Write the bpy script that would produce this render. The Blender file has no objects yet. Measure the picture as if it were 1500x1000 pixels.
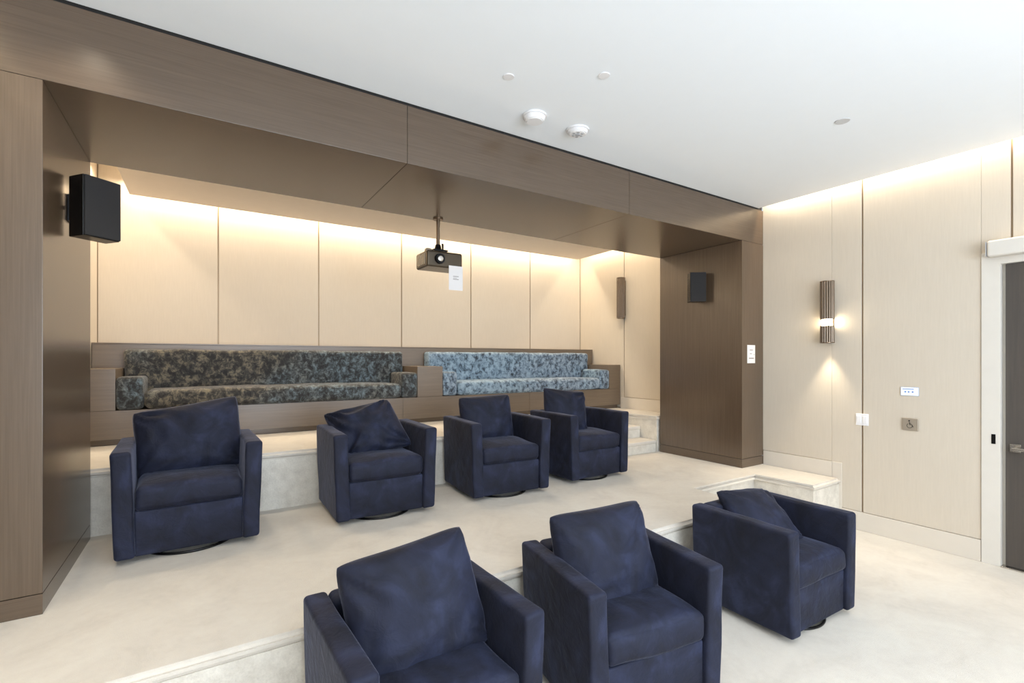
import bpy, bmesh, math, random
from mathutils import Vector, Matrix, Euler, noise
C = bpy.context.scene.collection
PI = math.pi
random.seed(4)

# ------------------------------------------------------------------ dimensions
XW, XL = 5.188, -1.01          # right and left walls
XRI, XLI = 4.79, -0.611        # inner faces of the portal columns
YP, YR = 2.968, 4.054          # front and back of the portal
YE, YU = 2.2, 4.075            # front edges of the two tiers
ZM, ZU = 0.453, 0.89           # tier heights
ZL, ZC = 2.863, 3.251          # lintel underside, ceiling
YB, XBL = 6.022, -0.859        # alcove back wall / left wall
YFR = -3.2                     # wall behind the camera

# ------------------------------------------------------------------ materials
def new_mat(name):
    m = bpy.data.materials.new(name); m.use_nodes = True
    nt = m.node_tree
    return m, nt, nt.nodes['Principled BSDF']
def srgb(r, g, b):
    f = lambda c: ((c/255+0.055)/1.055)**2.4 if c > 10 else c/255/12.92
    return (f(r), f(g), f(b), 1)
def setp(b, **k):
    for n, v in k.items():
        b.inputs[n.replace('_', ' ')].default_value = v
def coords(nt, scale=(1,1,1), rot=(0,0,0)):
    tc = nt.nodes.new('ShaderNodeTexCoord'); mp = nt.nodes.new('ShaderNodeMapping')
    mp.inputs['Scale'].default_value = scale; mp.inputs['Rotation'].default_value = rot
    nt.links.new(tc.outputs['Object'], mp.inputs['Vector'])
    return mp.outputs['Vector']
def nz(nt, vec, scale, detail=4, rough=0.6, dist=0):
    n = nt.nodes.new('ShaderNodeTexNoise')
    n.inputs['Scale'].default_value = scale; n.inputs['Detail'].default_value = detail
    n.inputs['Roughness'].default_value = rough; n.inputs['Distortion'].default_value = dist
    nt.links.new(vec, n.inputs['Vector']); return n.outputs['Fac']
def ramp(nt, fac, stops):
    r = nt.nodes.new('ShaderNodeValToRGB'); e = r.color_ramp.elements
    e[0].position, e[0].color = stops[0]; e[1].position, e[1].color = stops[-1]
    for p, c in stops[1:-1]:
        x = e.new(p); x.color = c
    nt.links.new(fac, r.inputs['Fac']); return r.outputs['Color']
def bump(nt, b, fac, strength, dist=0.01):
    n = nt.nodes.new('ShaderNodeBump'); n.inputs['Strength'].default_value = strength
    n.inputs['Distance'].default_value = dist
    nt.links.new(fac, n.inputs['Height']); nt.links.new(n.outputs['Normal'], b.inputs['Normal'])
def plain(name, col, rough=0.6, metal=0.0, var=0.97, **k):
    m, nt, b = new_mat(name)
    v = coords(nt); f = nz(nt, v, 9, 3)
    c = ramp(nt, f, [(0.3, tuple(x*var for x in col[:3])+(1,)), (0.7, col)])
    nt.links.new(c, b.inputs['Base Color']); setp(b, Roughness=rough, Metallic=metal)
    setp(b, **k); return m
def wood(name, scale, lo, hi, rough=0.25):
    m, nt, b = new_mat(name)
    v = coords(nt, scale); f = nz(nt, v, 1.0, 7, 0.65, 0.35)
    c = ramp(nt, f, [(0.32, lo), (0.68, hi)])
    nt.links.new(c, b.inputs['Base Color'])
    setp(b, Roughness=rough); b.inputs['Specular IOR Level'].default_value = 1.0
    bump(nt, b, f, 0.05, 0.003); return m
WLO, WHI = srgb(80, 65, 50), srgb(92, 76, 61)
M = {}
M['wood_v'] = wood('veneer_vertical_grain', (130, 130, 2.2), WLO, WHI)
M['wood_h'] = wood('veneer_horizontal_grain', (2.2, 130, 130), WLO, WHI)
M['bench'] = wood('bench_veneer', (2, 50, 60), srgb(100, 85, 70), srgb(114, 99, 82), 0.42)
M['bench_top'] = wood('bench_top_veneer', (2, 50, 60), srgb(104, 90, 76), srgb(128, 112, 96), 0.35)

def carpet_mat():
    m, nt, b = new_mat('cream_carpet'); v = coords(nt)
    big = nz(nt, v, 2.6, 4, 0.6, 1.2); fine = nz(nt, v, 260, 2, 0.7); mid = nz(nt, v, 26, 3, 0.6)
    mx = nt.nodes.new('ShaderNodeMath'); mx.operation = 'MULTIPLY_ADD'
    nt.links.new(mid, mx.inputs[0]); mx.inputs[1].default_value = 0.35; nt.links.new(big, mx.inputs[2])
    c = ramp(nt, mx.outputs[0], [(0.45, srgb(209, 202, 191)), (0.62, srgb(216, 209, 198)), (0.85, srgb(222, 216, 205))])
    nt.links.new(c, b.inputs['Base Color']); setp(b, Roughness=0.95); b.inputs['Specular IOR Level'].default_value = 0.1
    b.inputs['Sheen Weight'].default_value = 0.15
    bump(nt, b, fine, 0.5, 0.006); return m
M['carpet'] = carpet_mat()
def riser_mat():
    m, nt, b = new_mat('loop_carpet'); v = coords(nt)
    f = nz(nt, v, 90, 3, 0.7); g = nz(nt, v, 10, 3, 0.6)
    mx = nt.nodes.new('ShaderNodeMath'); mx.operation = 'MULTIPLY_ADD'
    nt.links.new(f, mx.inputs[0]); mx.inputs[1].default_value = 0.6; nt.links.new(g, mx.inputs[2])
    c = ramp(nt, mx.outputs[0], [(0.55, srgb(203, 197, 186)), (1.0, srgb(228, 223, 212))])
    nt.links.new(c, b.inputs['Base Color']); setp(b, Roughness=0.95); b.inputs['Specular IOR Level'].default_value = 0.1
    bump(nt, b, f, 0.6, 0.005); return m
M['riser'] = riser_mat()
def fabric_wall():
    m, nt, b = new_mat('linen_wall_fabric'); v = coords(nt, (1, 1, 0.05))
    f = nz(nt, v, 130, 2, 0.6); g = nz(nt, coords(nt), 3, 2)
    mx = nt.nodes.new('ShaderNodeMath'); mx.operation = 'MULTIPLY_ADD'
    nt.links.new(g, mx.inputs[0]); mx.inputs[1].default_value = 0.5; nt.links.new(f, mx.inputs[2])
    c = ramp(nt, mx.outputs[0], [(0.4, srgb(202, 192, 177)), (1.0, srgb(208, 198, 183))])
    nt.links.new(c, b.inputs['Base Color']); setp(b, Roughness=0.85); b.inputs['Specular IOR Level'].default_value = 0.25
    bump(nt, b, f, 0.06, 0.002); return m
M['fabric'] = fabric_wall()
M['seam'] = plain('bronze_seam', srgb(158, 138, 112), 0.4, 0.3)
M['ceiling'] = plain('ceiling_paint', srgb(240, 245, 250), 0.9, var=0.992)
M['alcove_ceiling'] = plain('alcove_ceiling_paint', srgb(226, 216, 204), 0.9)
M['white'] = plain('white_paint', srgb(216, 211, 202), 0.55)
M['trimwhite'] = plain('baseboard_paint', srgb(216, 208, 196), 0.5)
M['dark'] = plain('black_gap', srgb(20, 18, 17), 0.8)
M['black'] = plain('black_lacquer', srgb(14, 14, 15), 0.22)
M['grille'] = plain('charcoal_grille', srgb(40, 39, 40), 0.92)
M['blackmetal'] = plain('black_metal', srgb(18, 18, 20), 0.35, 0.6)
M['chrome'] = plain('satin_chrome', srgb(205, 200, 192), 0.25, 1.0)
M['nickel'] = plain('brushed_nickel', srgb(186, 176, 162), 0.45, 0.7)
M['bronze'] = plain('smoked_bronze', srgb(120, 102, 84), 0.28, 0.85)
M['smoke'] = plain('smoked_glass_rods', srgb(122, 108, 94), 0.2, 0.5)
M['door'] = wood('door_veneer', (60, 60, 2), srgb(52, 44, 37), srgb(64, 55, 46), 0.7)
M['paper'] = plain('white_paper', srgb(226, 224, 224), 0.8)
M['ink'] = plain('grey_ink', srgb(135, 130, 128), 0.8)
M['plastic'] = plain('white_plastic', srgb(236, 236, 238), 0.4)
M['greyplastic'] = plain('grey_plastic', srgb(176, 178, 182), 0.4)
M['palegrey'] = plain('pale_grey_paint', srgb(205, 205, 206), 0.7)
M['projector'] = plain('projector_casing', srgb(84, 74, 61), 0.25, 0.5)
M['lens'] = plain('lens_glass', srgb(40, 42, 50), 0.05, 0.2)
M['label'] = plain('white_care_label', srgb(215, 215, 215), 0.8)
def emit(name, col, s):
    m, nt, b = new_mat(name); b.inputs['Base Color'].default_value = col
    b.inputs['Emission Color'].default_value = col; b.inputs['Emission Strength'].default_value = s
    return m
M['lamp'] = emit('lit_lamp_glass', (1.0, 0.86, 0.62, 1), 40)
M['screen'] = emit('lit_touch_screen', (0.78, 0.86, 1.0, 1), 0.22)
M['screenmark'] = emit('screen_mark', (0.12, 0.2, 0.45, 1), 0.2)

def velvet(name, dark, mid, light):
    m, nt, b = new_mat(name); v = coords(nt)
    f = nz(nt, v, 4.5, 4, 0.55, 1.0); g = nz(nt, v, 420, 1); w_ = nz(nt, v, 14, 3, 0.6, 0.6)
    c = ramp(nt, f, [(0.34, dark), (0.52, mid), (0.70, light)])
    nt.links.new(c, b.inputs['Base Color'])
    setp(b, Roughness=0.75); b.inputs['Specular IOR Level'].default_value = 0.3
    b.inputs['Sheen Weight'].default_value = 0.32; b.inputs['Sheen Roughness'].default_value = 0.28
    b.inputs['Sheen Tint'].default_value = srgb(165, 172, 200)
    mx = nt.nodes.new('ShaderNodeMath'); mx.operation = 'MULTIPLY_ADD'
    nt.links.new(g, mx.inputs[0]); mx.inputs[1].default_value = 0.06; nt.links.new(w_, mx.inputs[2])
    bump(nt, b, mx.outputs[0], 0.28, 0.02); return m
M['velvet'] = velvet('navy_velvet', srgb(21, 23, 35), srgb(29, 33, 51), srgb(42, 48, 72))
def crushed(name, stops, stops2, sheen):
    m, nt, b = new_mat(name); v = coords(nt, (1, 1, 0.9))
    f = nz(nt, v, 21, 7, 0.74, 0.4); big = nz(nt, v, 2.2, 2, 0.5)
    c1 = ramp(nt, f, stops); c2 = ramp(nt, f, stops2)
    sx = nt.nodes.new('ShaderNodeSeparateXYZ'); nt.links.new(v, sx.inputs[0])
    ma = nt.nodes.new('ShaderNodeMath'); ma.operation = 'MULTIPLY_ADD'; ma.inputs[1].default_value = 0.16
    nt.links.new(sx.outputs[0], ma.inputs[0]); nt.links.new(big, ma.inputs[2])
    k = ramp(nt, ma.outputs[0], [(0.42, (0,0,0,1)), (0.66, (1,1,1,1))])  # hue shift along X paints the velvet's angle-dependent sheen into the colour
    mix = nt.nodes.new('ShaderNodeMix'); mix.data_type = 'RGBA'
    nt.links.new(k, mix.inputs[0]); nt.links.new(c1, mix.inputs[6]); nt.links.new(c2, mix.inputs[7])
    nt.links.new(mix.outputs[2], b.inputs['Base Color'])
    rr = ramp(nt, f, [(0.4, (0.6,)*3+(1,)), (0.6, (0.34,)*3+(1,))])
    nt.links.new(rr, b.inputs['Roughness'])
    b.inputs['Specular IOR Level'].default_value = 0.5
    b.inputs['Sheen Weight'].default_value = 0.6; b.inputs['Sheen Tint'].default_value = sheen
    b.inputs['Sheen Roughness'].default_value = 0.4
    bump(nt, b, f, 0.7, 0.02); return m
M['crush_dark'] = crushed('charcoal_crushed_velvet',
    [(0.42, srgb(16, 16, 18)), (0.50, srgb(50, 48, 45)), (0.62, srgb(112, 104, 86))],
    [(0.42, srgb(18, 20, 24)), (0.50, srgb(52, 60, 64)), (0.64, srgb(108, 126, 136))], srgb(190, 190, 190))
M['crush_blue'] = crushed('steel_blue_crushed_velvet',
    [(0.37, srgb(30, 42, 56)), (0.46, srgb(98, 122, 142)), (0.57, srgb(142, 166, 186))],
    [(0.40, srgb(28, 36, 48)), (0.48, srgb(94, 114, 134)), (0.58, srgb(146, 164, 182))], srgb(190, 205, 220))

# ------------------------------------------------------------------ mesh helpers
def finish(name, bm, mat, parent=None, smooth=True, angle=40, kind=None, loc=None, rot=None):
    me = bpy.data.meshes.new(name); bmesh.ops.recalc_face_normals(bm, faces=bm.faces)
    bm.to_mesh(me); bm.free()
    for mm in (mat if isinstance(mat, (list, tuple)) else [mat]): me.materials.append(mm)
    if smooth:
        me.polygons.foreach_set('use_smooth', [True]*len(me.polygons))
        me.set_sharp_from_angle(angle=math.radians(angle))
    o = bpy.data.objects.new(name, me); C.objects.link(o)
    if parent: o.parent = parent
    if loc: o.location = loc
    if rot: o.rotation_euler = rot
    if kind: o['kind'] = kind
    if smooth:
        w = o.modifiers.new('wn', 'WEIGHTED_NORMAL'); w.keep_sharp = True
    return o
def B(bm, x0, x1, y0, y1, z0, z1, bev=0, seg=3, mi=0, mtx=None):
    """one (optionally bevelled) box added to bm"""
    t = bmesh.new(); bmesh.ops.create_cube(t, size=1)
    bmesh.ops.scale(t, vec=(abs(x1-x0), abs(y1-y0), abs(z1-z0)), verts=t.verts)
    bmesh.ops.translate(t, vec=((x0+x1)/2, (y0+y1)/2, (z0+z1)/2), verts=t.verts)
    if bev: bmesh.ops.bevel(t, geom=t.edges[:], offset=bev, segments=seg, affect='EDGES', profile=0.5)
    if mtx is not None: bmesh.ops.transform(t, matrix=mtx, verts=t.verts)
    merge(bm, t, mi)
def merge(bm, t, mi=0):
    vm = {}
    for v in t.verts: vm[v.index if False else v] = bm.verts.new(v.co)
    for f in t.faces:
        try:
            nf = bm.faces.new([vm[v] for v in f.verts]); nf.material_index = mi
        except ValueError: pass
    t.free()
def CYL(bm, p0, p1, r0, r1=None, n=24, mi=0, bev=0):
    r1 = r0 if r1 is None else r1
    p0, p1 = Vector(p0), Vector(p1); d = p1-p0
    t = bmesh.new()
    bmesh.ops.create_cone(t, cap_ends=True, segments=n, radius1=r0, radius2=r1, depth=d.length)
    if bev:
        es = [e for e in t.edges if len(e.link_faces) == 2 and any(len(f.verts) > 4 for f in e.link_faces)]
        bmesh.ops.bevel(t, geom=es, offset=bev, segments=2, affect='EDGES')
    q = Vector((0,0,1)).rotation_difference(d.normalized())
    bmesh.ops.transform(t, matrix=Matrix.Translation((p0+p1)/2) @ q.to_matrix().to_4x4(), verts=t.verts)
    merge(bm, t, mi)
def PRISM(bm, poly, z0, z1, bev=0, seg=3, mi=0, top_only=False):
    t = bmesh.new()
    a = [t.verts.new((x, y, z0)) for x, y in poly]; b = [t.verts.new((x, y, z1)) for x, y in poly]
    t.faces.new(a[::-1]); t.faces.new(b); n = len(poly)
    for i in range(n): t.faces.new((a[i], a[(i+1) % n], b[(i+1) % n], b[i]))
    if bev:
        es = [e for e in t.edges if abs(e.verts[0].co.z-e.verts[1].co.z) < 1e-6 and (e.verts[0].co.z > z1-1e-5 or not top_only)]
        bmesh.ops.bevel(t, geom=es, offset=bev, segments=seg, affect='EDGES')
    merge(bm, t, mi)
def box(name, x0, x1, y0, y1, z0, z1, mat, parent=None, bev=0, kind=None, seg=3):
    bm = bmesh.new(); B(bm, x0, x1, y0, y1, z0, z1, bev, seg)
    return finish(name, bm, mat, parent, smooth=bool(bev), kind=kind)
def axis_samples(h, r, n):
    e = [-h, -h+r*0.12, -h+r*0.3, -h+r*0.6, -h+r]
    mid = [-h+r + (2*h-2*r)*i/n for i in range(1, n)]
    return e + mid + [-x for x in e[::-1]]
def cushion(name, w, d, h, r, mat, parent, loc, rot=(0,0,0), crown=0.0, wr=0.004, seed=0, n=9, nz_=3, front_puff=0.0, taper=None, wscale=5):
    """closed, softly rounded upholstered block, w*d*h, centred on loc"""
    xs, ys, zs = axis_samples(w/2, r, n), axis_samples(d/2, r, n), axis_samples(h/2, r, nz_)
    bm = bmesh.new(); cache = {}
    def vert(x, y, z):
        k = (round(x, 6), round(y, 6), round(z, 6))
        if k in cache: return cache[k]
        p = Vector((x, y, z))
        q = Vector((max(-w/2+r, min(w/2-r, x)), max(-d/2+r, min(d/2-r, y)), max(-h/2+r, min(h/2-r, z))))
        dv = p-q
        if dv.length > 1e-9: p = q + dv.normalized()*r
        u, v, t = x/(w/2), y/(d/2), z/(h/2)
        p.z += crown*t*max(0, 1-u**4)*max(0, 1-v**4)
        p.y += front_puff*v*max(0, 1-u**4)*max(0, 1-t*t)
        nn = noise.noise_vector(Vector((x*wscale+seed*7.1, y*wscale, z*wscale+seed)))*wr
        p += nn
        if taper: p = taper(p)
        cache[k] = bm.verts.new(p); return cache[k]
    def sheet(A, Bx, fn):
        for i in range(len(A)-1):
            for j in range(len(Bx)-1):
                q = [fn(A[i], Bx[j]), fn(A[i+1], Bx[j]), fn(A[i+1], Bx[j+1]), fn(A[i], Bx[j+1])]
                try: bm.faces.new(q)
                except ValueError: pass
    for s in (-1, 1):
        sheet(xs, ys, lambda a, b: vert(a, b, s*h/2))
        sheet(xs, zs, lambda a, b: vert(a, s*d/2, b))
        sheet(ys, zs, lambda a, b: vert(s*w/2, a, b))
    return finish(name, bm, mat, parent, angle=180, loc=loc, rot=rot)
def pillow(name, w, h, t, mat, parent, loc, rot, seed=0, wr=0.02, shear=0.0, corner=(0,0,0,0), n=30):
    """stuffed pillow standing in the local XZ plane, thickness along Y; corner = extra lift of TL, TR, BL, BR"""
    bm = bmesh.new(); V = {}
    cr = [Vector((-1, 1)), Vector((1, 1)), Vector((-1, -1)), Vector((1, -1))]
    for s in (-1, 1):
        for i in range(n+1):
            for j in range(n+1):
                a, b = -1+2*i/n, -1+2*j/n
                u, v = math.sin(a*PI/2)*0.5+a*0.5, math.sin(b*PI/2)*0.5+b*0.5
                edge = i in (0, n) or j in (0, n)
                if edge and s == 1: V[(s, i, j)] = V[(-1, i, j)]; continue
                cr_ = 1-0.055*(abs(u)**6)*(abs(v)**6); x = w/2*u*(1-0.03*(1-v*v))*cr_; z = h/2*v*(1-0.04*(1-u*u))*cr_
                x += shear*z
                z += sum(c*((1+sgn.x*u)/2)**1.5*((1+sgn.y*v)/2)**1.5 for c, sgn in zip(corner, cr))
                prof = (max(0, 1-abs(u)**2.7)*max(0, 1-abs(v)**2.7))**0.5
                y = s*t*0.62*prof
                if not edge:
                    wv = 0
                    for kk, c0 in enumerate(cr):
                        dx, dy = u-c0.x*1.05, v-c0.y*1.05
                        dd = math.hypot(dx, dy); an = math.atan2(dy, dx)
                        wv += (1-2.2*abs(math.sin(an*6.5+seed*1.7+kk*2+1.5*noise.noise(Vector((dd*2, seed, kk))))))*math.exp(-dd*1.9)*(0.5+noise.noise(Vector((an*3, seed*3.3, kk))))
                    y += s*wr*1.6*wv*min(1, prof*1.6) + s*0.008*noise.noise(Vector((u*3, v*3, seed*5.0+s)))
                V[(s, i, j)] = bm.verts.new((x, y, z))
    for s in (-1, 1):
        for i in range(n):
            for j in range(n):
                bm.faces.new([V[(s, i, j)], V[(s, i+1, j)], V[(s, i+1, j+1)], V[(s, i, j+1)]])
    return finish(name, bm, mat, parent, angle=180, loc=loc, rot=rot)
def thing(name, label, cat, loc=(0,0,0), rz=0, group=None):
    o = bpy.data.objects.new(name, None); C.objects.link(o)
    o.location = loc; o.rotation_euler = (0, 0, rz); o.empty_display_size = 0.1
    o['label'] = label; o['category'] = cat
    if group: o['group'] = group
    return o
def tag(o, label, cat, group=None):
    o['label'] = label; o['category'] = cat
    if group: o['group'] = group
    return o

# ------------------------------------------------------------------ room shell
box('floor', XL-0.3, XW+0.3, YFR-0.1, YB+0.3, -0.2, 0, M['carpet'], kind='structure')

def tier(name, poly, nose, z0, z1, steps):
    bm = bmesh.new()
    PRISM(bm, poly, z0, z1-0.055, mi=1)
    PRISM(bm, nose, z1-0.055, z1, 0.02, 3, mi=0)
    for (x0, x1, y0, y1, zb, zt) in steps:
        B(bm, x0, x1, y0+0.015, y1, zb, zt-0.045, mi=1)
        B(bm, x0, x1, y0, y1+0.01, zt-0.045, zt, 0.015, 3, mi=0)
    return finish(name, bm, [M['carpet'], M['riser']], kind='structure', angle=35)
def notch(y0, x0, x1, y1, xa, xb, yend, o=0.0):
    return [(xa, y0-o), (x0+o, y0-o), (x0+o, y1-o), (x1-o, y1-o), (x1-o, y0-o), (xb, y0-o), (xb, yend), (xa, yend)]
tier('floor_middle_tier', notch(YE+0.015, 3.65, 4.69, 2.78, XL, XW, YB, 0), notch(YE, 3.665, 4.675, 2.765, XL, XW, YB, 0), 0, ZM,
     [(3.665, 4.675, YE+0.0, 2.76, 0, 0.151), (3.665, 4.675, 2.485, 2.77, 0.151, 0.302)])
tier('floor_upper_tier', notch(YU+0.015, 3.75, 4.77, 4.62, XBL, XW, YB, 0), notch(YU, 3.765, 4.755, 4.605, XBL, XW, YB, 0), ZM, ZU,
     [(3.765, 4.755, YU, 4.6, ZM, ZM+0.146), (3.765, 4.755, 4.335, 4.61, ZM+0.146, ZM+0.292)])

# ceiling of the front room, with a light slot left along both side walls
bm = bmesh.new()
B(bm, XL+0.09, 5.10, YFR, YP, ZC, ZC+0.12)
finish('ceiling', bm, M['ceiling'], kind='structure', smooth=False)
box('ceiling_slot_cover', XL-0.1, XW+0.1, YFR-0.1, YB+0.2, 3.56, 3.7, M['ceiling'], kind='structure')
box('ceiling_alcove_panel', -0.593, 4.948, YR+0.002, 5.81, 3.17, 3.25, M['alcove_ceiling'], kind='structure')

def wall_panels(name, along, plane, normal, a0, a1, seams, zlo, zhi, holes=(), solid_back=0.1):
    """fabric covered wall: bronze backing with padded panels in front, seams of backing left between them"""
    bm = bmesh.new(); g = 0.0065; t = 0.014
    def slab(p0, p1, q0, q1, z0, z1, mi, bev=0):
        if p1-p0 < 0.01: return
        if along == 'x': B(bm, p0, p1, min(q0, q1), max(q0, q1), z0, z1, bev, 2, mi)
        else: B(bm, min(q0, q1), max(q0, q1), p0, p1, z0, z1, bev, 2, mi)
    segs = [(a0, a1)]
    back0, back1 = plane - normal*t, plane - normal*(t+solid_back)
    cuts = sorted([a0, a1] + [h[0] for h in holes] + [h[1] for h in holes])
    for i in range(len(cuts)-1):
        c0, c1 = cuts[i], cuts[i+1]; mid = (c0+c1)/2
        h = [hh for hh in holes if hh[0] < mid < hh[1]]
        slab(c0, c1, back0, back1, h[0][3] if h else zlo(mid) if callable(zlo) else zlo, zhi, 1)
        if h and h[0][2] > 0.01: slab(c0, c1, back0, back1, 0, h[0][2], 1)
    return bm, slab, g, t
# right wall, front room
door_y0, door_y1, door_z = 0.20, 1.103, 2.349
bm, slab, g, t = wall_panels('wall_right', 'y', XW, -1, YFR, YP+0.01, (), 0, 3.56, [(door_y0, door_y1, 0, door_z)])
seams = [-2.98, -1.98, -0.97, 0.03, 1.032, 2.021, 3.03]
for i in range(len(seams)-1):
    a, b = seams[i]+g, seams[i+1]-g
    b = min(b, YP+0.005)
    if i == 3: slab(a, b, XW, XW+t, door_z+0.09, 3.56, 0, 0.004)
    elif i == 4: 
        slab(a, 1.204, XW, XW+t, door_z+0.09, 3.56, 0, 0.004)
        slab(1.204, b, XW, XW+t, 0.175, 3.56, 0, 0.004)
    elif i == 5:
        slab(a, 2.28, XW, XW+t, 0.175, 3.56, 0, 0.004); slab(2.28, b, XW, XW+t, 0.607, 3.56, 0, 0.004)
    elif i == 2:
        slab(a, -0.02, XW, XW+t, 0.175, 3.56, 0, 0.004)
    else: slab(a, b, XW, XW+t, 0.175, 3.56, 0, 0.004)
finish('wall_right', bm, [M['fabric'], M['seam']], kind='structure', angle=35)
# right wall, alcove
bm, slab, g, t = wall_panels('wall_right', 'y', XW, -1, YR, YB, (), 0.4, 3.56)
for a, b in ((YR, 5.05-g), (5.05+g, YB)): slab(a, b, XW, XW+t, 1.055 if a < 4.2 else 0.9, 3.56, 0, 0.004)
finish('wall_right_alcove', bm, [M['fabric'], M['seam']], kind='structure', angle=35)
# back wall
bm, slab, g, t = wall_panels('wall_back', 'x', YB, -1, XBL-0.1, XW+0.1, (), 0.4, 3.56)
sx = [XBL] + [0.131+1.0142*k for k in range(5)] + [XW]
for i in range(len(sx)-1): slab(sx[i]+g, sx[i+1]-g, YB, YB+t, 1.5, 3.56, 0, 0.004)
finish('wall_back', bm, [M['fabric'], M['seam']], kind='structure', angle=35)
# alcove left wall
bm, slab, g, t = wall_panels('wall_left', 'y', XBL, 1, YR-0.01, YB, (), 0.4, 3.56)
for a, b in ((YR, 5.05-g), (5.05+g, YB)): slab(a, b, XBL, XBL-t, 0.9, 3.56, 0, 0.004)
finish('wall_left_alcove', bm, [M['fabric'], M['seam']], kind='structure', angle=35)
# left wall of the front room
bm, slab, g, t = wall_panels('wall_left', 'y', XL, 1, YFR, YP, (), 0, 3.56)
ys = [YFR+0.02] + [-2.98+1.0*k for k in range(6)] + [YP]
for i in range(len(ys)-1): slab(ys[i]+g, ys[i+1]-g, XL, XL-t, 0.175, 3.56, 0, 0.004)
finish('wall_left', bm, [M['fabric'], M['seam']], kind='structure', angle=35)
# wall behind the camera with an unseen wide window added to carry fill light
bm = bmesh.new(); WX0, WX1, WZ0, WZ1 = -0.5, 4.7, 0.7, 2.95
B(bm, XL-0.1, WX0, YFR-0.12, YFR, 0, 3.56); B(bm, WX1, XW+0.1, YFR-0.12, YFR, 0, 3.56)
B(bm, WX0, WX1, YFR-0.12, YFR, 0, WZ0); B(bm, WX0, WX1, YFR-0.12, YFR, WZ1, 3.56)
finish('wall_front', bm, M['white'], kind='structure', smooth=False)
bm = bmesh.new()
for x in (WX0, 1.2, 2.95, WX1-0.05): B(bm, x, x+0.05, YFR-0.09, YFR-0.03, WZ0, WZ1)
B(bm, WX0, WX1, YFR-0.09, YFR-0.03, WZ0, WZ0+0.05); B(bm, WX0, WX1, YFR-0.09, YFR-0.03, WZ1-0.05, WZ1)
finish('added_window_1', bm, M['white'], kind='structure', smooth=False)  # frame of the added window

# baseboards
def bb(name, boxes):
    bm = bmesh.new()
    for b in boxes: B(bm, *b, 0.004, 2)
    finish(name, bm, M['trimwhite'], kind='structure', angle=35)
bb('baseboard_right', [(XW-0.008, XW+0.02, 1.204, 2.19, 0, 0.172), (XW-0.008, XW+0.02, YFR, -0.02, 0, 0.172),
    (XW-0.008, XW+0.02, 2.276, 2.963, ZM-0.01, 0.604), (XW-0.008, XW+0.02, 2.19, 2.275, 0, 0.604)])
bb('baseboard_right_alcove', [(XW-0.008, XW+0.02, YR+0.01, 5.112, ZU-0.01, 1.05)])
bb('baseboard_left', [(XL-0.02, XL+0.008, YFR, YE-0.01, 0, 0.172), (XL-0.02, XL+0.008, YE+0.01, YP-0.005, ZM-0.01, 0.604)])
# black shadow gap where the lintel meets the ceiling
box('trim_1', XL, 5.10, YP+0.004, YP+0.10, 3.232, 3.262, M['dark'], kind='structure')

# ------------------------------------------------------------------ door
bm = bmesh.new()
B(bm, XW-0.012, XW+0.11, door_y1-0.012, door_y1+0.098, 0, door_z+0.09, 0.004, 2)
B(bm, XW-0.012, XW+0.11, door_y0-0.22, door_y0+0.012, 0, door_z+0.09, 0.004, 2)
B(bm, XW-0.0118, XW+0.11, door_y0-0.0, door_y1+0.0, door_z-0.01, door_z+0.089, 0.004, 2)
B(bm, XW+0.05, XW+0.11, door_y1-0.03, door_y1-0.012, 0, door_z, 0.002, 2)
fr = finish('door_frame_1', bm, M['white'], kind='structure', angle=35)
d = bpy.data.objects.new('door_1', None); C.objects.link(d); d.location = (XW, 0.65, 0); d['kind'] = 'structure'
box('door_leaf', 0.022, 0.062, -0.432, 0.42, 0.012, 2.335, M['door'], d, 0.002)
h = None
bm = bmesh.new(); B(bm, 0.010, 0.0225, 0.335, 0.395, 0.895, 0.955, 0.002, 2)
rose = finish('handle_rose', bm, M['chrome'], d, angle=35)
bm = bmesh.new(); CYL(bm, (0.012, 0.365, 0.925), (-0.045, 0.365, 0.925), 0.010, n=16)
B(bm, -0.055, -0.037, 0.245, 0.378, 0.915, 0.935, 0.004, 2)
finish('lever', bm, M['chrome'], rose, angle=35)
box('threshold', -0.02, 0.10, -0.45, 0.441, 0.0, 0.010, M['chrome'], d, 0.002)
bm = bmesh.new(); B(bm, XW-0.0155, XW-0.0115, 1.118, 1.142, 0.945, 1.02, 0.001, 1)
o = finish('strike_plate', bm, M['blackmetal'], angle=35); tag(o, 'small black strike plate on the white door frame beside the lever handle', 'strike plate')
t = thing('door_operator', 'white box shaped automatic door opener above the dark door', 'door opener', (XW-0.014, 0.6, 2.39))
bm = bmesh.new(); B(bm, -0.095, 0, -0.5, 0.55, 0.0, 0.125, 0.018, 4)
finish('casing', bm, M['white'], t, angle=35)
bm = bmesh.new(); B(bm, -0.088, 0.0, 0.551, 0.556, 0.008, 0.118, 0.0)
finish('end_cap', bm, M['greyplastic'], t, smooth=False)

# ------------------------------------------------------------------ wood portal
P = thing('portal_frame', 'large bronze-brown wood veneer portal framing the raised seating alcove', 'portal', (0, YP, ZM))
def pp(name, x0, x1, z0, z1, mat, y0=0, y1=YR-YP, bev=0.002):
    return box(name, x0, x1, y0, y1, z0-ZM, z1-ZM, mat, P, bev, seg=2)
zt = 3.234
pp('column', XL, XLI, ZM+0.095, ZL-0.0015, M['wood_v']); pp('column', XRI, XW, ZM+0.095, ZL-0.0015, M['wood_v'])
pp('plinth', XL, XLI, ZM, ZM+0.092, M['wood_h'], -0.001, YR-YP-0.0, 0.0015)
pp('plinth', XRI, XW, ZM, ZM+0.092, M['wood_h'], -0.001, YR-YP-0.0, 0.0015)
g = 0.0012
for a, b in ((XL, 1.104), (1.104, 3.114), (3.114, XW)):
    pp('lintel_panel', a+g, b-g, ZL+0.0, zt, M['wood_h'])
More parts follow.
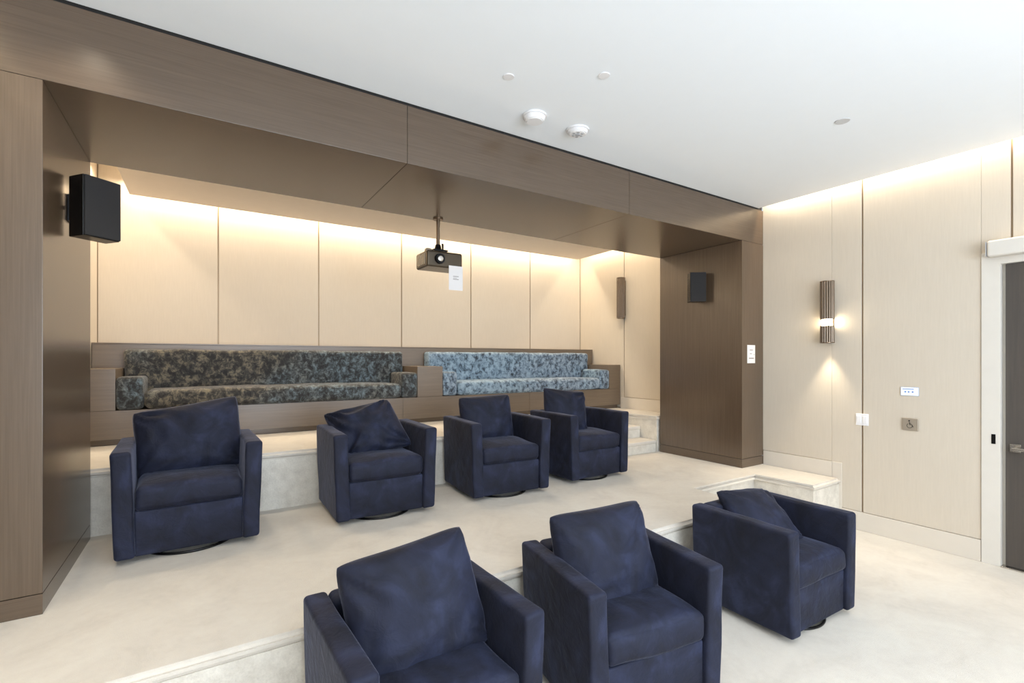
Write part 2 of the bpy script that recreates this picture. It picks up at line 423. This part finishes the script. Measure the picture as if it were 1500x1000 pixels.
box('column_core', XL+0.01, XLI-0.01, 0.01, YR-YP-0.01, 0.0, zt+0.12-ZM, M['dark'], P)
box('column_core', XRI+0.01, XW-0.01, 0.01, YR-YP-0.01, 0.0, zt+0.12-ZM, M['dark'], P)
# upper lining of the lintel that shuts off the alcove cove from the front room
box('trim_2', XL, XW, YR-0.05, YR, zt+0.001, 3.56, M['alcove_ceiling'], kind='structure')
box('trim_3', XL, XW+0.02, YP+0.02, YP+0.12, 3.262, 3.56, M['ceiling'], kind='structure')

# ------------------------------------------------------------------ built-in bench
YF = 5.115
Bn = thing('built_in_bench', 'long brown wood built-in bench platform holding two crushed velvet sofas', 'bench', (0, YF, ZU))
def bp(name, x0, x1, y0, y1, z0, z1, mat=None, bev=0.002, parent=None):
    return box(name, x0, x1, y0-YF, y1-YF, z0-ZU, z1-ZU, mat or M['bench'], parent or Bn, bev, seg=2)
bp('plinth', XBL+0.006, XW-0.045, YF+0.03, YB-0.02, ZU, ZU+0.05, M['wood_h'])
for a, b in ((XBL+0.006, -0.80), (-0.80, 0.26), (0.26, 1.85), (1.85, 3.55), (3.55, XW-0.012)):
    bp('front_panel', a+0.001, b-0.001, YF, YF+0.02, ZU+0.05, 1.178)
bp('deck', XBL+0.006, XW-0.012, YF+0.02, 5.72, ZU+0.05, 1.177)
for a, b in ((XBL+0.006, -0.614), (2.020, 2.326), (4.953, XW-0.012)):
    bp('end_block', a, b, YF, 5.72, 1.179, 1.523)
bk = bp('back_ledge', XBL+0.006, XW-0.012, 5.72, YB-0.003, ZU+0.05, 1.745)
bp('ledge_cap', XBL+0.006, XW-0.012, 5.715, YB-0.003, 1.7455, 1.757, M['bench_top'])

def sofa(x0, x1, label, mat):
    t = thing('sofa', label, 'sofa', ((x0+x1)/2, YF, 1.18), 0)
    w = x1-x0; ar = 0.185
    cushion('seat_cushion', w-2*ar-0.01, 0.46, 0.155, 0.045, mat, t, (0, 0.2, 0.080), crown=0.012, wr=0.008, seed=x0, n=40)
    for s in (-1, 1):
        cushion('armrest', ar-0.005, 0.40, 0.275, 0.03, mat, t, (s*(w/2-ar/2), 0.185, 0.139), wr=0.006, seed=s+x0, n=8)
    cushion('backrest', w-0.01, 0.165, 0.515, 0.04, mat, t, (0, 0.52, 0.26), wr=0.010, seed=x0+3, n=44, nz_=8)
    return t
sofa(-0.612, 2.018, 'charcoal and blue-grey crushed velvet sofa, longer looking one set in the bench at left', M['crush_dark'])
sofa(2.328, 4.951, 'pale steel blue crushed velvet sofa set in the bench at right', M['crush_blue'])

# ------------------------------------------------------------------ armchairs
def armchair(x, y, z, rz, label, group, p):
    t = thing('armchair', label, 'armchair', (x, y, z), rz, group)
    W, D, H, zb, th = 0.735, 0.66, 0.635, 0.035, 0.095
    def tap(cx):
        def f(q):   # sides flare very slightly towards the top
            q = q.copy(); q.x += (0.010*(q.z/0.3))*(1 if cx > 0 else -1); return q
        return f
    for s in (-1, 1):
        cushion('armrest', th, D, H-zb, 0.02, M['velvet'], t, (s*(W/2-th/2), 0, zb+(H-zb)/2), wr=0.004, seed=p['s']+s, n=8, nz_=8, taper=tap(s))
    cushion('backrest', W-2*th+0.012, th+0.02, H-zb-0.004, 0.028, M['velvet'], t, (0, D/2-th/2-0.012, zb+(H-zb)/2), wr=0.004, seed=p['s']+5, n=8, nz_=8)
    cushion('front_panel', W-2*th-0.004, D-th-0.04, 0.255, 0.012, M['velvet'], t, (0, -0.04, zb+0.1275), wr=0.002, seed=p['s'], n=6, nz_=3)
    sc = cushion('seat_cushion', W-2*th-0.006, D-th-0.035, 0.135, 0.035, M['velvet'], t, (0, -0.052, 0.358), crown=0.026, wr=0.012, seed=p['s']+9, n=10, front_puff=0.008, wscale=4)
    pillow('back_cushion', *p['size'], M['velvet'], t, p['loc'], p['rot'], seed=p['s'], wr=p.get('wr', 0.03), shear=p.get('shear', 0), corner=p.get('corner', (0,0,0,0)))
    bm = bmesh.new()
    n = 48; R = 0.235; r = 0.008; pts = []
    for i in range(n):
        a = 2*PI*i/n; ring = []
        for k in range(8):
            b = 2*PI*k/8
            ring.append(bm.verts.new(((R+r*math.cos(b))*math.cos(a), (R+r*math.cos(b))*math.sin(a)-0.06, 0.0085+r*math.sin(b))))
        pts.append(ring)
    for i in range(n):
        for k in range(8):
            bm.faces.new([pts[i][k], pts[(i+1) % n][k], pts[(i+1) % n][(k+1) % 8], pts[i][(k+1) % 8]])
    for a in range(4):
        an = a*PI/2+PI/4
        CYL(bm, (0, -0.06, 0.012), (R*math.cos(an), R*math.sin(an)-0.06, 0.0095), 0.007, n=8)
    CYL(bm, (0, -0.06, 0.002), (0, -0.06, zb+0.03), 0.06, n=20)
    finish('swivel_base', bm, M['blackmetal'], t, angle=40)
    return t
gm, gf = 'navy velvet swivel armchairs on the middle tier', 'navy velvet swivel armchairs on the lowest floor'
R = math.radians
D2 = 0.02
chairs = [
 (-0.071, 3.733, ZM, 0.037, 'navy velvet armchair nearest the left column, plump wide back pillow, on the middle tier', gm,
   dict(s=1, size=(0.60, 0.46, 0.20), loc=(0.0, 0.10, 0.625), rot=(R(-14), R(-5), R(-2)), corner=(-0.01,0.03,0,0))),
 (1.121, 3.709, ZM, -0.016, 'navy armchair with a slumped, deeply creased back pillow, second from left on the middle tier', gm,
   dict(s=2, size=(0.52, 0.43, 0.20), loc=(-0.03, 0.10, 0.595), rot=(R(-24), R(-12), R(-10)), wr=0.075, shear=-0.22)),
 (2.19, 3.689, ZM, -0.068, 'navy armchair with a square upright back pillow, beside the rightmost one on the middle tier', gm,
   dict(s=3, size=(0.52, 0.45, 0.17), loc=(-0.03, 0.12, 0.60), rot=(R(-10), R(-2), R(0)))),
 (3.187, 3.723, ZM, 0.004, 'rightmost navy armchair on the middle tier, its pillow pushed into the left back corner', gm,
   dict(s=4, size=(0.47, 0.46, 0.17), loc=(-0.10, 0.09, 0.605), rot=(R(-12), R(2), R(-12)), corner=(0.035,0,0,0))),
 (0.728, 1.811, 0, 0.039, 'closest navy armchair at the bottom of the photo with a large tilted pillow', gf,
   dict(s=5, size=(0.56, 0.50, 0.19), loc=(0.0, 0.05, 0.60), rot=(R(-20), R(-7), R(-3)))),
 (1.746, 1.75, 0, -0.150, 'navy armchair in the middle of the lowest row with a puffy bright blue looking pillow', gf,
   dict(s=6, size=(0.57, 0.50, 0.20), loc=(-0.025, 0.07, 0.59), rot=(R(-18), R(-2), R(0)))),
 (3.114, 1.724, 0, -0.027, 'navy armchair at right of the lowest row, dark pillow leaning in its corner', gf,
   dict(s=7, size=(0.47, 0.46, 0.15), loc=(0.0, 0.08, 0.545), rot=(R(-50), R(4), R(-8)))),
]
for a in chairs: armchair(*a)

# ------------------------------------------------------------------ speakers
def speaker(label, corner, ang, wall_x, z0, z1, mirror):
    """corner: nearest point of the front face; ang: heading of the width direction"""
    s = -1 if mirror else 1
    t = thing('loudspeaker', label, 'loudspeaker', (corner[0], corner[1], z0), ang, None)
    w, dp, h = 0.175, 0.13, z1-z0
    # local: x along the front face away from the wall, y into the cabinet
    x0, x1 = (0, w) if not mirror else (-w, 0)
    box('cabinet', x0, x1, 0.016, dp, 0, h, M['black'], t, 0.004)
    box('grille', x0+0.003, x1-0.003, 0.0, 0.0158, 0.003, h-0.003, M['grille'], t, 0.004)
    bm = bmesh.new()
    c = Matrix.Rotation(-ang, 4, 'Z')
    wl = c @ Vector((wall_x-corner[0], 0.09, h/2)); bx = Vector(((x0+x1)/2 - s*0.03, dp-0.002, h/2))
    wl = c @ Vector((wall_x-corner[0], 0.16, h/2)); 
    CYL(bm, bx, wl, 0.012, n=12)
    B(bm, -0.006, 0.006, -0.04, 0.04, -0.07, 0.07, 0.002, 2, mtx=Matrix.Translation(wl - (c @ Vector((-0.007*s if False else (0.007 if not mirror else -0.007)*-1, 0, 0)))) @ c)
    finish('wall_bracket', bm, M['blackmetal'], t, angle=40)
a = math.atan2(0.62, 0.79)
speaker('black loudspeaker on the inner face of the left portal column', (-0.520, 3.30), a, XLI, 2.25, 2.57, False)
speaker('black loudspeaker on the inner face of the right portal column', (4.72, 3.345), -a, XRI, 2.25, 2.58, True)

# ------------------------------------------------------------------ projector
t = thing('projector', 'small bronze-grey projector hanging on a short pole under the wood lintel', 'projector', (1.785, 3.99, ZL))
px = -0.015
bm = bmesh.new(); CYL(bm, (px, 0, -0.006), (px, 0, -0.27), 0.017, n=20); CYL(bm, (px, 0, 0), (px, 0, -0.012), 0.045, n=24)
finish('mount_pole', bm, M['bronze'], t, angle=40)
bm = bmesh.new()
B(bm, px-0.07, px+0.07, -0.06, 0.06, -0.30, -0.285, 0.003, 2); CYL(bm, (px, 0, -0.287), (px, 0, -0.235), 0.035, 0.024, n=20)
CYL(bm, (px+0.045, 0, -0.30), (px+0.045, 0, -0.22), 0.009, n=10)
for dx in (-0.055, 0.055):
    for dy in (-0.05, 0.05): CYL(bm, (px+dx, dy, -0.315), (px+dx, dy, -0.285), 0.006, n=8)
finish('mount_bracket', bm, M['blackmetal'], t, angle=40)
bm = bmesh.new(); B(bm, -0.17, 0.17, -0.12, 0.14, -0.455, -0.315, 0.018, 4)
body = finish('casing', bm, M['projector'], t, angle=40)
bm = bmesh.new()
CYL(bm, (-0.055, -0.121, -0.385), (-0.055, -0.150, -0.385), 0.046, 0.042, n=28, bev=0.003)
lr = finish('lens_ring', bm, M['blackmetal'], body, angle=40)
bm = bmesh.new(); CYL(bm, (-0.055, -0.150, -0.385), (-0.055, -0.156, -0.385), 0.026, 0.018, n=24)
finish('lens', bm, M['chrome'], body, angle=40)
bm = bmesh.new(); CYL(bm, (-0.125, -0.04, -0.315), (-0.125, -0.04, -0.288), 0.036, 0.028, n=24, bev=0.006)
finish('lens_knob', bm, M['nickel'], body, angle=40)
bm = bmesh.new()
for i in range(5): B(bm, -0.174, -0.1695, -0.07+i*0.035, -0.055+i*0.035, -0.43, -0.34, 0)
finish('side_vent', bm, M['nickel'], body, smooth=False)
# paper sheet taped to its front
def sheet(name, w, h, label, cat, loc, rz, lines, inkmat=None):
    t = thing(name, label, cat, loc, rz)
    box('sheet', -w/2, w/2, -0.0012, 0.0, 0, h, M['paper'], t)
    for (x0, x1, z0, z1) in lines: box('printed_line', x0*w, x1*w, -0.0019, -0.0013, z0*h, z1*h, inkmat or M['ink'], t)
    return t
sheet('paper_notice', 0.135, 0.215, 'white paper sheet taped to the front of the hanging projector', 'notice', (1.885, 3.866, 2.215), 0,
      [(-0.2, 0.2, 0.56, 0.585), (-0.18, 0.08, 0.50, 0.515), (-0.2, 0.2, 0.44, 0.465)])
sheet('paper_notice', 0.145, 0.195, 'white paper notice with three printed lines on the right wood column', 'notice', (4.955, YP-0.0015, 1.562), 0,
      [(-0.2, 0.2, 0.70, 0.75), (-0.18, 0.08, 0.50, 0.54), (0.30, 0.42, 0.46, 0.49), (-0.3, 0.32, 0.24, 0.30)])

# ------------------------------------------------------------------ wall sconces
def sconce(label, y, z0, z1, lit, group=None):
    t = thing('wall_sconce', label, 'wall lamp', (XW, y, z0), 0)
    h = z1-z0; cx = -0.066; r = 0.05
    box('back_plate', -0.016, -0.001, -0.035, 0.035, 0.04, h-0.04, M['bronze'], t, 0.003)
    zl0, zl1 = h*0.28, h*0.385
    def ribbed(name, a, b, mat):
        bm = bmesh.new(); n = 16
        for i in range(n):
            an = 2*PI*i/n
            CYL(bm, (cx+r*math.cos(an), r*math.sin(an), a), (cx+r*math.cos(an), r*math.sin(an), b), 0.0105, n=8)
        return finish(name, bm, mat, t, angle=50)
    ribbed('upper_shade', zl1 if lit else h*0.02, h, M['smoke'])
    bm = bmesh.new(); CYL(bm, (cx, 0, zl1 if lit else 0.02), (cx, 0, h-0.003), 0.046, n=24)
    finish('inner_tube', bm, M['bronze'], t, angle=40)
    if lit:
        ribbed('lower_shade', 0.004, zl0, M['smoke'])
        bm = bmesh.new(); CYL(bm, (cx, 0, zl0+0.002), (cx, 0, zl1-0.002), 0.044, n=24)
        finish('light_band', bm, M['lamp'], t, angle=40)
    bm = bmesh.new(); CYL(bm, (cx, 0, h-0.002), (cx, 0, h+0.004), 0.062, n=32)
    finish('top_cap', bm, M['bronze'], t, angle=40)
    bm = bmesh.new(); n = 40   # open bottom ring
    for i in range(n):
        a0, a1 = 2*PI*i/n, 2*PI*(i+1)/n
        q = [(cx+rr*math.cos(aa), rr*math.sin(aa), zz) for aa, rr, zz in ((a0, .046, 0), (a1, .046, 0), (a1, .062, 0), (a0, .062, 0))]
        q2 = [(a_, b_, .006) for a_, b_, _ in q]
        v = [bm.verts.new(k) for k in q+q2]
        for f in ((0,1,2,3), (7,6,5,4), (2,6,7,3), (0,4,5,1)): bm.faces.new([v[k] for k in f])
    bmesh.ops.remove_doubles(bm, verts=bm.verts, dist=1e-5)
    finish('bottom_ring', bm, M['bronze'], t, angle=40)
    for s in (-1, 1):
        bm = bmesh.new(); CYL(bm, (cx, s*0.0515, 0.0), (cx, s*0.0515, h), 0.0045, n=8); finish('rod', bm, M['bronze'], t, angle=40)
    return t
sconce('ribbed bronze cylinder wall lamp, glowing near its base, beside the portal', 2.292, 1.762, 2.36, True)
sconce('dark bronze cylinder wall lamp on the far right wall inside the alcove', 5.05, 2.20, 2.79, False)

# ------------------------------------------------------------------ wall fittings
t = thing('light_switch', 'white double switch plate on the seam of the panelled wall', 'switch', (XW, 2.02, 0.985))
box('cover_plate', -0.010, -0.0005, -0.052, 0.052, 0, 0.11, M['plastic'], t, 0.004)
for s in (-1, 1): box('rocker', -0.015, -0.0095, s*0.024-0.017, s*0.024+0.017, 0.022, 0.088, M['plastic'], t, 0.002)
t = thing('touch_panel', 'small lit white touch screen on the panelled wall above the metal push plate', 'control panel', (XW, 1.66, 1.285))
box('bezel', -0.008, -0.0005, -0.066, 0.066, -0.001, 0.077, M['greyplastic'], t, 0.003)
box('screen', -0.0095, -0.0078, -0.062, 0.062, 0.003, 0.073, M['screen'], t)
bm = bmesh.new()
B(bm, -0.0103, -0.0096, -0.03, 0.05, 0.055, 0.061)
for y in (-0.022, 0.006, 0.030): B(bm, -0.0103, -0.0096, y-0.006, y+0.006, 0.028, 0.040)
finish('screen_marks', bm, M['screenmark'], t, smooth=False)
t = thing('push_plate', 'square brushed metal door push plate with a wheelchair symbol', 'push plate', (XW, 1.653, 0.985))
box('plate', -0.018, -0.0005, -0.056, 0.056, 0, 0.105, M['nickel'], t, 0.004)
bm = bmesh.new(); n = 22                           # wheelchair symbol, facing along +y in the photo's left
X1 = -0.0187
def bar(p, q, w=0.0035):
    CYL(bm, (X1, -p[0], p[1]), (X1, -q[0], q[1]), w/2, n=6)
arc = [(-0.004+0.019*math.cos(a), 0.040+0.019*math.sin(a)) for a in [R(120)+R(250)*k/14 for k in range(15)]]
for p, q in zip(arc, arc[1:]): bar(p, q)
bar((-0.006, 0.072), (-0.003, 0.050), 0.005); bar((-0.003, 0.050), (0.013, 0.050), 0.005); bar((0.013, 0.050), (0.021, 0.030), 0.005)
bar((-0.005, 0.062), (0.008, 0.060)); CYL(bm, (X1+0.001, 0.007, 0.083), (X1-0.001, 0.007, 0.083), 0.006, n=12)
finish('wheelchair_symbol', bm, M['dark'], t, angle=40)

# ------------------------------------------------------------------ ceiling fittings
def disc(name, label, cat, x, y, r, hgt, detail, group=None):
    t = thing(name, label, cat, (x, y, ZC))
    bm = bmesh.new()
    CYL(bm, (0, 0, 0), (0, 0, -0.012), r, n=40, bev=0.003); 
    finish('base', bm, M['plastic'], t, angle=40)
    bm = bmesh.new(); CYL(bm, (0, 0, -hgt), (0, 0, -0.012), r*0.70, r*0.93, n=40, bev=0.005)
    cov = finish('cover', bm, M['plastic'], t, angle=40)
    bm = bmesh.new()
    if detail:
        for k in range(6):
            a = k*PI/3; CYL(bm, (r*.4*math.cos(a), r*.4*math.sin(a), -hgt-0.003), (r*.4*math.cos(a), r*.4*math.sin(a), -hgt), r*.12, n=10)
        CYL(bm, (0, 0, -hgt-0.006), (0, 0, -hgt), r*.2, n=16)
        finish('sensor', bm, M['greyplastic'], t, angle=40)
    return t
disc('smoke_detector', 'round white domed detector on the ceiling, the left one of the pair', 'detector', 1.884, 2.657, 0.083, 0.045, False)
disc('smoke_detector', 'round white detector with grey sensor openings, the right one of the ceiling pair', 'detector', 2.262, 2.656, 0.083, 0.035, True)
def cover(x, y, r, label, mat):
    bm = bmesh.new(); CYL(bm, (x, y, ZC), (x, y, ZC-0.005), r, n=32, bev=0.0015)
    tag(finish('sprinkler_cover', bm, mat, angle=40), label, 'sprinkler cover')
cover(3.721, 1.569, 0.045, 'flat pale grey disc on the ceiling right of the detectors', M['palegrey'])
cover(1.498, 2.373, 0.033, 'tiny flat white disc on the ceiling left of the domed detector', M['plastic'])
cover(1.958, 2.063, 0.033, 'tiny flat white disc on the ceiling above the two detectors', M['plastic'])
bm = bmesh.new(); B(bm, -0.83, -0.66, 5.55, 5.92, 3.545, 3.56)
for k in range(4): B(bm, -0.80+k*0.035, -0.785+k*0.035, 5.60, 5.87, 3.540, 3.5455, mi=1)
tag(finish('air_vent', bm, [M['plastic'], M['dark']], smooth=False), 'small slotted air vent above the alcove beside the left loudspeaker', 'vent')

# ------------------------------------------------------------------ lights
def area(name, loc, rot, sx, sy, power, col, spread=PI):
    l = bpy.data.lights.new(name, 'AREA'); l.shape = 'RECTANGLE'; l.size = sx; l.size_y = sy
    l.energy = power; l.color = col; l.spread = spread
    o = bpy.data.objects.new(name, l); C.objects.link(o); o.location = loc; o.rotation_euler = rot
    return o
WARM = (1.0, 0.80, 0.56)
LED = (1.0, 0.84, 0.63)
area('cove_light_back', (2.16, 5.93, 3.36), (0, 0, 0), 5.6, 0.05, 62, LED)
area('cove_light_alcove_right', (5.10, 4.95, 3.36), (0, 0, 0), 0.05, 1.6, 12, LED)
area('cove_light_alcove_left', (-0.76, 4.95, 3.36), (0, 0, 0), 0.05, 1.6, 14, LED)
area('cove_light_right', (5.15, 0.85, 3.42), (0, 0, 0), 0.04, 4.1, 38, (1.0, 0.85, 0.66))
area('cove_light_left', (-0.965, -0.1, 3.42), (0, 0, 0), 0.04, 6.0, 30, (1.0, 0.85, 0.66))
for x in (0.0, 1.45, 2.9, 4.3):
    area('alcove_fill_light', (x, 4.55, 3.165), (0, 0, 0), 0.14, 0.14, 9, (1.0, 0.86, 0.66))  # added fill for the upper tier, hidden behind the lintel
area('daylight_fill', (1.4, YFR+0.42, 1.7), (PI/2+0.35, 0, -0.1), 4.2, 2.0, 245, (0.78, 0.88, 1.0))  # cool fill added in front of the unseen window, tilted up
for k, (x, y) in enumerate(((0.5, 0.4), (2.3, 0.0), (1.2, -1.4))):
    area('ceiling_fill_light', (x, y, ZC-0.02), (0, 0, 0), 1.2, 1.2, 13, (0.92, 0.96, 1.0))  # added soft fill from above, out of view, no fixture modelled
for x, e in ((-0.47, 24), (4.62, 12)):  # second spot is added to warm the right end of the lintel
    l = bpy.data.lights.new('downlight_and_fill', 'SPOT'); l.energy = e; l.color = (1, 0.86, 0.66); l.spot_size = R(120); l.spot_blend = 0.8; l.shadow_soft_size = 0.06
    o = bpy.data.objects.new('downlight_and_fill', l); C.objects.link(o); o.location = (x, 2.68, 3.24)
# sconce lamp: bulb glow and downward cone
l = bpy.data.lights.new('sconce_spot', 'SPOT'); l.energy = 26; l.color = (1, 0.84, 0.6); l.spot_size = R(75); l.spot_blend = 0.6; l.shadow_soft_size = 0.02
o = bpy.data.objects.new('sconce_spot', l); C.objects.link(o); o.location = (XW-0.066, 2.292, 1.755); o.rotation_euler = (0, R(14), 0)

w = bpy.data.worlds.new('world'); bpy.context.scene.world = w; w.use_nodes = True
w.node_tree.nodes['Background'].inputs[0].default_value = (0.8, 0.9, 1.0, 1); w.node_tree.nodes['Background'].inputs[1].default_value = 1.0

# ------------------------------------------------------------------ camera
cam = bpy.data.cameras.new('camera'); co = bpy.data.objects.new('camera', cam); C.objects.link(co)
co.location = (0, 0, 1.6); co.rotation_euler = (PI/2, 0, -0.570)
cam.sensor_width = 36; cam.lens = 704.7/1500*36; cam.shift_y = (526.57-500)/1500; cam.clip_start = 0.02
sc = bpy.context.scene; sc.camera = co
sc.view_settings.view_transform = 'Standard'; sc.view_settings.look = 'None'
sc.view_settings.exposure = 0.08; sc.view_settings.gamma = 1; sc.view_settings.use_curve_mapping = False
sc.cycles.max_bounces = 10; sc.cycles.diffuse_bounces = 6; sc.cycles.sample_clamp_indirect = 6
